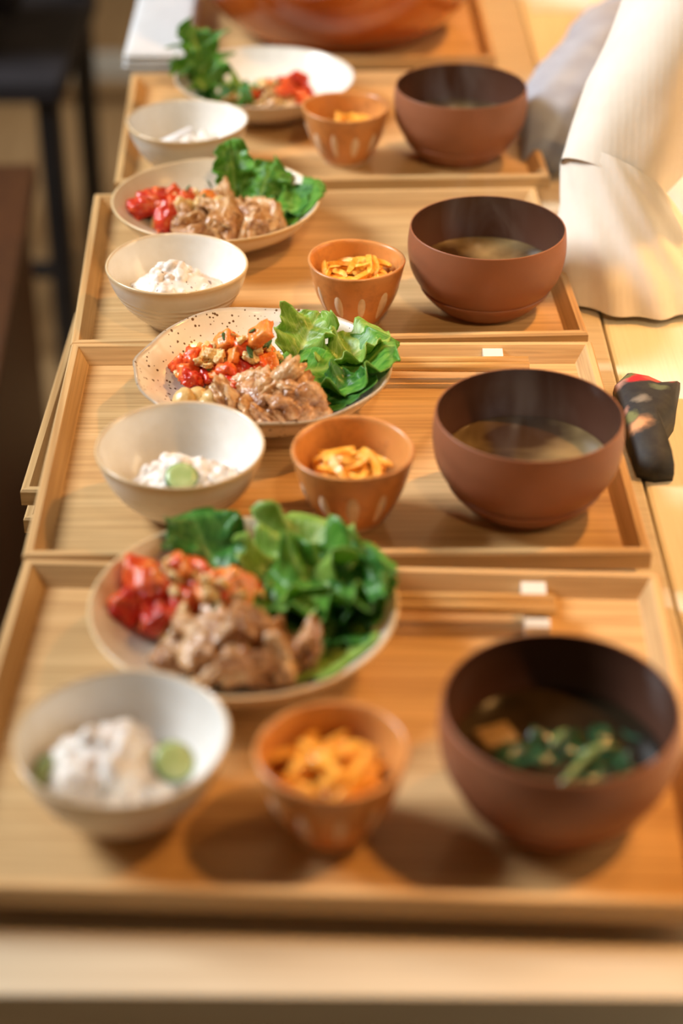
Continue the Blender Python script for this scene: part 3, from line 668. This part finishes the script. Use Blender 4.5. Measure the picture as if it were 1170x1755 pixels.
# ------------------------------------------------------------ far end of the counter
t = thing('serving_bowl', 'big glossy amber-brown serving bowl at the far end', 'bowl', (-.006, 1.838, FZ))
out = smooth_prof([(.096, .004, .05), (.116, .016, .25), (.136, .042, .5), (.148, .072, .75), (.152, .098, .97)], 7)
lathe('body', out+[(.154, .103, 1), (.1535, .106, 1.04), (.151, .1065, 1.07), (.148, .104, 1.1)]+smooth_prof([(.145, .095, 1.15), (.132, .05, 1.4), (.105, .02, 1.6), (0, .010, 2)], 6), M['amber'], t, 96)
lathe('foot_ring', [(.086, .003, 0), (.088, .0004, 0), (.095, .0004, 0), (.0965, .0045, 0)], M['amber'], t, 64)
def cloth(name, sx, sy, layers, mat, loc, rz, label, th=.0045):
    t = thing(name, label, 'towel', loc, rz)
    for q in range(layers):
        vs, fs = [], []; n = 20
        for top in (0, 1):
            for i in range(n+1):
                for j in range(n+1):
                    x = (i/n-.5)*sx*(1-.01*q); y = (j/n-.5)*sy*(1-.012*q)
                    e = min(i, n-i, j, n-j)/n*12; z = q*th + (th*.92*(1-.5*math.exp(-e*2)) if top else .0) + .0006*top*noise.noise(Vector((x*40, y*40, q)))
                    vs.append((x, y, z))
        m = (n+1)**2
        for i in range(n):
            for j in range(n):
                a = i*(n+1)+j; fs.append((a, a+1, a+n+2, a+n+1)); fs.append((m+a, m+a+n+1, m+a+n+2, m+a+1))
        for i in range(n):
            for (a, b) in ((i, i+1), ((n)*(n+1)+i+1, n*(n+1)+i)): fs.append((a, m+a, m+b, b))
            for (a, b) in (((i+1)*(n+1), i*(n+1)), (i*(n+1)+n, (i+1)*(n+1)+n)): fs.append((a, m+a, m+b, b))
        mesh_obj('fold', vs, fs, mat, t)
    return t
cloth('folded_towel', .062, .26, 3, M['white_cloth'], (-.180, 1.80, .0222), D(1), 'white folded towel beside the big amber bowl')

# ------------------------------------------------------------ on the yellow table
# floral pouch: soft, pinched outline; the flowers are flat print in its material
outl = [at(u, v, .012) for u, v in ((1040, 645), (1062, 624), (1095, 630), (1122, 642), (1152, 640), (1146, 672), (1143, 695), (1124, 722), (1130, 752), (1141, 778), (1110, 781), (1080, 776), (1066, 735), (1052, 690))]
cen = sum(outl, Vector())/len(outl); n = len(outl); rings = [(1, .000), (1.03, .006), (1.0, .012), (.86, .017), (.6, .020), (.3, .0215)]
vs, fs = [], []
for sc, z in rings:
    for p in outl: vs.append(((p.x-cen.x)*sc, (p.y-cen.y)*sc, z))
vs += [(0, 0, .022), (0, 0, 0)]; m = len(rings)*n
for r in range(len(rings)-1):
    for i in range(n): fs.append((r*n+i, r*n+(i+1) % n, (r+1)*n+(i+1) % n, (r+1)*n+i))
for i in range(n): fs.append(((len(rings)-1)*n+i, (len(rings)-1)*n+(i+1) % n, m)); fs.append(((i+1) % n, i, m+1))
t = NT('black_floral_print', .7); ob = t.coord(); wn = t.node('ShaderNodeTexNoise'); wn.inputs['Scale'].default_value = 140; t.link(ob, wn.inputs['Vector'])
warp = t.node('ShaderNodeVectorMath'); warp.operation = 'MULTIPLY_ADD'; warp.inputs[1].default_value = (.008, .008, 0); t.link(wn.outputs['Color'], warp.inputs[0]); t.link(ob, warp.inputs[2])
col = t.ramp(t.noise(ob, 90, 3), [(.4, (.010, .009, .010, 1)), (.7, (.028, .026, .020, 1))])
pl_ = Vector((cen.x+.004, cen.y-.01, 0))
for u, v, cc, rr in ((1091, 646, (.55, .006, .012, 1), .0105), (1118, 648, (.62, .07, .04, 1), .0075), (1148, 646, (.40, .02, .03, 1), .006), (1050, 650, (.55, .30, .22, 1), .009), (1060, 700, (.50, .24, .16, 1), .007), (1094, 728, (.62, .30, .13, 1), .0085), (1100, 690, (.20, .17, .13, 1), .006), (1072, 640, (.10, .13, .04, 1), .007), (1078, 712, (.16, .17, .05, 1), .006), (1128, 668, (.10, .12, .06, 1), .006)):
    p = at(u, v, .016)-pl_; dn = t.node('ShaderNodeVectorMath'); dn.operation = 'DISTANCE'; dn.inputs[1].default_value = (p.x+.004, p.y+.004, .018); t.link(warp.outputs[0], dn.inputs[0])
    mk = t.ramp(dn.outputs['Value'], [(rr*.7, (1, 1, 1, 1)), (rr, (0, 0, 0, 1))]); col = t.mix(mk, col, cc)
t.base(col); M['floral'] = t.m
o = mesh_obj('pouch', vs, fs, M['floral'], None, None, True, (cen.x+.004, cen.y-.01, -.0018)); tag(o, 'small black pouch with red flower print on the yellow table', 'pouch')
o = from_bm('paper_sheet', box_bm(.07, .12, .001, (0, 0, 0)), M['paper']); p = at(866, 8, 0); o.location = (max(p.x, .235), 1.98, -.0012); tag(o, 'white paper sheet lying at the far end of the table', 'paper')

# ------------------------------------------------------------ person in the cream sweater
def loft(name, path, mat, parent, seg=28, fold=None, cap=True):
    "path: list of (centre, rx, ry, axis_x, axis_y)"
    vs, fs = [], []
    for i, (c, rx, ry, ax, ay) in enumerate(path):
        for j in range(seg):
            a = 2*PI*j/seg; k = fold(i/(len(path)-1), a) if fold else 1
            vs.append(Vector(c) + Vector(ax)*rx*k*math.cos(a) + Vector(ay)*ry*k*math.sin(a))
    for i in range(len(path)-1):
        for j in range(seg):
            k = (j+1) % seg; fs.append((i*seg+j, i*seg+k, (i+1)*seg+k, (i+1)*seg+j))
    if cap: fs += [tuple(range(seg))[::-1], tuple(range((len(path)-1)*seg, len(path)*seg))]
    return mesh_obj(name, vs, fs, mat, parent)
pe = thing('person', 'person in a cream sweater with a gathered cuff resting on the table', 'person', (.70, 1.61, -.72))
OFF = Vector((-.70, -1.61, .72))
def skin_body(parent):
    J = {'pelvis': (.72, 1.62, -.20, .12), 'waist': (.66, 1.59, .0, .11), 'chest': (.57, 1.55, .20, .12), 'neck': (.48, 1.52, .36, .05), 'chin': (.44, 1.51, .40, .055), 'head': (.42, 1.50, .48, .085), 'crown': (.43, 1.505, .56, .06), 'nose': (.335, 1.48, .455, .015),
         'shl': (.51, 1.44, .30, .052), 'ell': (.325, 1.405, .265, .040), 'wrl': (.205, 1.275, .060, .024), 'hal': (.200, 1.262, .030, .022), 'f1': (.190, 1.235, .010, .008), 'f2': (.200, 1.230, .010, .008), 'f3': (.210, 1.232, .010, .008), 'f4': (.220, 1.240, .010, .007), 'th': (.184, 1.258, .012, .008),
         'shr': (.60, 1.69, .28, .052), 'elr': (.66, 1.74, .04, .040), 'wrr': (.55, 1.66, -.10, .024), 'har': (.52, 1.63, -.12, .026), 'hr1': (.50, 1.61, -.13, .010),
         'hpl': (.66, 1.53, -.22, .085), 'knl': (.36, 1.48, -.22, .062), 'anl': (.38, 1.48, -.64, .04), 'tol': (.28, 1.46, -.695, .03),
         'hpr': (.68, 1.72, -.22, .085), 'knr': (.38, 1.72, -.22, .062), 'anr': (.40, 1.72, -.64, .04), 'tor': (.30, 1.71, -.695, .03)}
    E_ = ['pelvis waist', 'waist chest', 'chest neck', 'neck chin', 'chin head', 'head crown', 'head nose', 'chest shl', 'shl ell', 'ell wrl', 'wrl hal', 'hal f1', 'hal f2', 'hal f3', 'hal f4', 'wrl th', 'chest shr', 'shr elr', 'elr wrr', 'wrr har', 'har hr1', 'pelvis hpl', 'hpl knl', 'knl anl', 'anl tol', 'pelvis hpr', 'hpr knr', 'knr anr', 'anr tor']
    ks = list(J); me = bpy.data.meshes.new('body'); me.from_pydata([Vector(J[k][:3])+OFF for k in ks], [tuple(ks.index(q) for q in e.split()) for e in E_], [])
    o = bpy.data.objects.new('body', me); C.objects.link(o); o.parent = parent; me.materials.append(M['skin'])
    sk = o.modifiers.new('skin', 'SKIN'); sk.use_smooth_shade = True
    for i, k in enumerate(ks):
        me.skin_vertices[0].data[i].radius = (J[k][3], J[k][3]); me.skin_vertices[0].data[i].use_root = (k == 'pelvis')
    sb = o.modifiers.new('smooth', 'SUBSURF'); sb.levels = 2; sb.render_levels = 2
    return o
skin_body(pe)
def sleeve(name, pts, rad, parent, seed):
    path = []; pts = [Vector(p) for p in pts]
    for i, p in enumerate(pts):
        d = (pts[min(i+1, len(pts)-1)]-pts[max(i-1, 0)]).normalized(); sx = d.cross(Vector((0, .3, 1))).normalized(); up = sx.cross(d)
        path.append((p+OFF, rad[i], rad[i]*.92, sx, up))
    fine = []
    for i in range(len(path)-1):
        for k in range(6):
            t = k/6; a, b = path[i], path[i+1]; f = lambda q: a[q]*(1-t)+b[q]*t
            fine.append((a[0].lerp(b[0], t), f(1), f(2), a[3].lerp(b[3], t), a[4].lerp(b[4], t)))
    fine.append(path[-1])
    def fold(s, a): return 1+.05*math.sin(3*a+9*s+seed)+.035*math.sin(2*a-14*s)+.05*noise.noise(Vector((s*7, math.cos(a)*2, math.sin(a)*2+seed)))
    return loft(name, fine, M['knit'], parent, 44, fold, False)
sw = loft('sweater', [(Vector(c)+OFF, rx, ry, (.30, .95, 0), (.88, -.28, .38)) for c, rx, ry in (((.73, 1.62, -.24), .20, .15), ((.70, 1.61, -.1), .19, .14), ((.645, 1.585, .05), .185, .135), ((.575, 1.555, .19), .20, .125), ((.53, 1.54, .28), .19, .105), ((.49, 1.525, .335), .12, .085), ((.475, 1.52, .365), .07, .07))], M['knit'], pe, 36, lambda s, a: 1+.03*math.sin(4*a+7*s)+.02*math.sin(9*a), False)
sleeve('sleeve', [(.515, 1.455, .30), (.42, 1.425, .285), (.335, 1.405, .262), (.268, 1.355, .180), (.228, 1.315, .118), (.199, 1.280, .070)], [.078, .074, .072, .062, .055, .040], sw, 1)
sleeve('sleeve', [(.60, 1.68, .28), (.65, 1.73, .15), (.66, 1.735, .03), (.60, 1.70, -.05), (.55, 1.66, -.095)], [.078, .075, .068, .055, .040], sw, 2)
# gathered cuff: flares out and rests on the table
path = []; cu0, cu1 = Vector((.203, 1.285, .077)), Vector((.222, 1.250, .004))
d0 = (Vector((.199, 1.280, .070))-Vector((.228, 1.315, .118))).normalized(); sx0 = d0.cross(Vector((0, .3, 1))).normalized(); up0 = sx0.cross(d0)
for i in range(15):
    s = i/14; c = cu0.lerp(cu1, s); q = min(1, s*1.4)
    path.append((c+OFF, .042+.020*s**.6, .039+.022*s**.7, sx0.lerp(Vector((1 if sx0.x > 0 else -1, 0, 0)), q), up0.lerp(Vector((0, 1 if up0.y > 0 else -1, 0)), q)))
cf = loft('cuff', path, M['knit'], sw, 84, lambda s, a: 1+(.012+.03*s)*math.sin(12*a+.6*math.sin(3*a))+.02*math.sin(4*a), False)
# hair
for q, pts in enumerate([((.44, 1.505, .58), (.37, 1.41, .52), (.325, 1.34, .42), (.283, 1.27, .28), (.266, 1.245, .090)), ((.45, 1.51, .58), (.47, 1.44, .54), (.48, 1.42, .42), (.45, 1.41, .32), (.43, 1.41, .24)), ((.45, 1.51, .58), (.51, 1.53, .54), (.54, 1.54, .42), (.55, 1.55, .3), (.55, 1.56, .2)), ((.44, 1.51, .58), (.42, 1.59, .54), (.43, 1.60, .42), (.46, 1.60, .32), (.46, 1.60, .24))]):
    tube('hair_lock', [Vector(p)+OFF for p in pts], [.05, .062, .046, .024, .008], M['hair'], pe, 14, True, .75, lambda s, a: 1+.08*math.sin(6*a+5*s))
# chair under the person
def chair(name, label, loc, rz, mats, h=.43, w=.42, back=.42):
    t = thing(name, label, 'chair', loc, rz)
    from_bm('seat', box_bm(w, w, .035, (0, 0, h-.0175), .008), mats[0], t)
    for sx in (-1, 1):
        for sy in (-1, 1): from_bm('leg', box_bm(.032, .032, h-.035, (sx*(w/2-.025), sy*(w/2-.025), (h-.035)/2), .004), mats[1], t)
        from_bm('back_post', box_bm(.03, .03, back, (sx*(w/2-.025), w/2-.02, h+back/2), .004), mats[1], t)
    from_bm('back_rail', box_bm(w-.05, .022, .11, (0, w/2-.02, h+back-.07), .006), mats[0], t)
    from_bm('stretcher', box_bm(w-.05, .02, .022, (0, -w/2+.025, h*.35), .003), mats[1], t)
    return t
chair('chair', 'brown wooden chair under the person in the cream sweater', (.74, 1.62, -.72), D(-100), (M['brownwood'], M['brownwood']), .41)

# blue-grey cloth bundled on the far part of the table
pts = [at(932, 262, .02), at(952, 210, .035), at(988, 122, .042), at(1045, 58, .045), at(1115, 5, .045), at(1150, -30, .03)]; rr = [.020, .036, .043, .046, .044, .02]; path = []
for i in range(len(pts)-1):
    for k in range(6):
        q = k/6; c = pts[i].lerp(pts[i+1], q); r_ = rr[i]*(1-q)+rr[i+1]*q; c.z = r_*.75-.001; d = (pts[min(i+2, len(pts)-1)]-pts[i]).normalized(); sx = d.cross(Vector((0, 0, 1))).normalized()
        path.append((c, r_, r_*.75, sx, Vector((0, 0, 1))))
o = loft('cloth_bundle', path, M['denim'], None, 36, lambda s, a: 1-.10*abs(math.sin(3.5*a+9*s))+.08*math.sin(2*a-14*s)*(math.sin(a) > -.2))
tag(o, 'blue-grey cloth bundled on the table behind the cream sleeve', 'cloth')

# ------------------------------------------------------------ blurred room on the left
t = thing('bench', 'brown wooden bench box at the left edge beside the counter', 'bench', (-.545, 1.55, -.72), D(4.5))
from_bm('body', box_bm(.38, 1.14, .42, (0, 0, .21), .004), M['brownwood'], t)
from_bm('seat', box_bm(.41, 1.18, .03, (0, 0, .435), .006), M['brownwood'], t)
chair('chair', 'black metal chair at the far left with a coat on it', (-.60, 2.635, -.72), 0, (M['black'], M['black_metal']), .46)
me = blob_mesh('coat', M['black'], 9, 4, .35, 1.6, (.17, .13, .14)); put('coat', me, 'black coat heaped on the chair at the top left corner', 'coat', None, (-.61, 2.58, -.09))
t = thing('floor_rail', 'grey rail standing low on the floor behind the counter', 'rail', (-.55, 3.55, -.72))
from_bm('bar', box_bm(.9, .04, .045, (0, 0, .09), .004), M['grey_metal'], t)
for sx in (-1, 1): from_bm('support', box_bm(.04, .04, .07, (sx*.4, 0, .035), .002), M['grey_metal'], t)

# ------------------------------------------------------------ steam over the hot soups
def steam(k, h, lean, dens, seed, label):
    m = bpy.data.materials.new('steam'); m.use_nodes = True; t = m.node_tree; t.nodes.clear()
    out = t.nodes.new('ShaderNodeOutputMaterial'); vol = t.nodes.new('ShaderNodeVolumePrincipled'); t.links.new(vol.outputs[0], out.inputs['Volume'])
    vol.inputs['Color'].default_value = (.95, .93, .9, 1); vol.inputs['Anisotropy'].default_value = .2
    tc = t.nodes.new('ShaderNodeTexCoord'); mp = t.nodes.new('ShaderNodeMapping'); mp.inputs['Scale'].default_value = (34, 34, 13); mp.inputs['Location'].default_value = (seed, seed*2, 0)
    n = t.nodes.new('ShaderNodeTexNoise'); n.inputs['Scale'].default_value = 1; n.inputs['Detail'].default_value = 3; n.inputs['Distortion'].default_value = 1.2
    t.links.new(tc.outputs['Object'], mp.inputs[0]); t.links.new(mp.outputs[0], n.inputs['Vector'])
    mr = t.nodes.new('ShaderNodeMapRange'); mr.inputs[1].default_value = .48; mr.inputs[2].default_value = .75; mr.inputs[3].default_value = 0; mr.inputs[4].default_value = dens
    t.links.new(n.outputs['Fac'], mr.inputs[0])
    sp = t.nodes.new('ShaderNodeSeparateXYZ'); t.links.new(tc.outputs['Object'], sp.inputs[0]); cb = t.nodes.new('ShaderNodeCombineXYZ'); t.links.new(sp.outputs[0], cb.inputs[0]); t.links.new(sp.outputs[1], cb.inputs[1])
    ln = t.nodes.new('ShaderNodeVectorMath'); ln.operation = 'LENGTH'; t.links.new(cb.outputs[0], ln.inputs[0])
    fr = t.nodes.new('ShaderNodeMapRange'); fr.inputs[1].default_value = .012; fr.inputs[2].default_value = .036; fr.inputs[3].default_value = 1; fr.inputs[4].default_value = 0; t.links.new(ln.outputs['Value'], fr.inputs[0])
    fz = t.nodes.new('ShaderNodeMapRange'); fz.inputs[1].default_value = h*.35; fz.inputs[2].default_value = h*.97; fz.inputs[3].default_value = 1; fz.inputs[4].default_value = 0; t.links.new(sp.outputs[2], fz.inputs[0])
    m1 = t.nodes.new('ShaderNodeMath'); m1.operation = 'MULTIPLY'; t.links.new(fr.outputs[0], m1.inputs[0]); t.links.new(fz.outputs[0], m1.inputs[1])
    m2 = t.nodes.new('ShaderNodeMath'); m2.operation = 'MULTIPLY'; t.links.new(m1.outputs[0], m2.inputs[0]); t.links.new(mr.outputs[0], m2.inputs[1]); t.links.new(m2.outputs[0], vol.inputs['Density'])
    vs, fs = [], []; ns, sg = 14, 24
    for i in range(ns+1):
        q = i/ns; r = .036*math.sqrt(max(.02, math.sin(PI*(.12+.86*q))))
        for j in range(sg): vs.append((lean*q*q+r*math.cos(2*PI*j/sg), r*math.sin(2*PI*j/sg), h*q))
    for i in range(ns):
        for j in range(sg): fs.append((i*sg+j, i*sg+(j+1) % sg, (i+1)*sg+(j+1) % sg, (i+1)*sg+j))
    fs += [tuple(range(sg))[::-1], tuple(range(ns*sg, (ns+1)*sg))]
    o = mesh_obj('steam', vs, fs, m, None, None, True, (SB[k][0], SB[k][1], SZ+.002)); tag(o, label, 'steam', 'steam over the soups', 'stuff')
steam(1, .085, -.006, 5, 3.1, 'thin steam rising from the soup on the second tray')
steam(2, .095, .010, 6, 7.7, 'thin steam rising from the soup on the third tray')
steam(3, .080, -.004, 5.5, 5.2, 'thin steam rising from the farthest soup')

# ------------------------------------------------------------ labels: order small pieces of one kind from left to right
ORDN = ['leftmost', 'second from left', 'third from left', 'fourth from left', 'fifth from left', 'sixth from left', 'seventh from left', 'eighth from left', 'ninth from left', 'tenth from left', 'eleventh from left', 'twelfth from left', 'thirteenth from left', 'fourteenth from left', 'fifteenth from left', 'sixteenth from left', 'seventeenth from left', 'eighteenth from left']
fam = {}
for o in C.objects:
    if o.parent is None and 'group' in o and 'label' in o: fam.setdefault(o['label'], []).append(o)
for lab, obs in fam.items():
    if 1 < len(obs) <= len(ORDN):
        zc = lambda o: o.location.y*math.cos(PITCH)+(CAM_H-o.location.z)*math.sin(PITCH)
        for k, o in enumerate(sorted(obs, key=lambda o: o.location.x/zc(o))): o['label'] = lab.replace(' on ', ', %s, on ' % ORDN[k], 1)
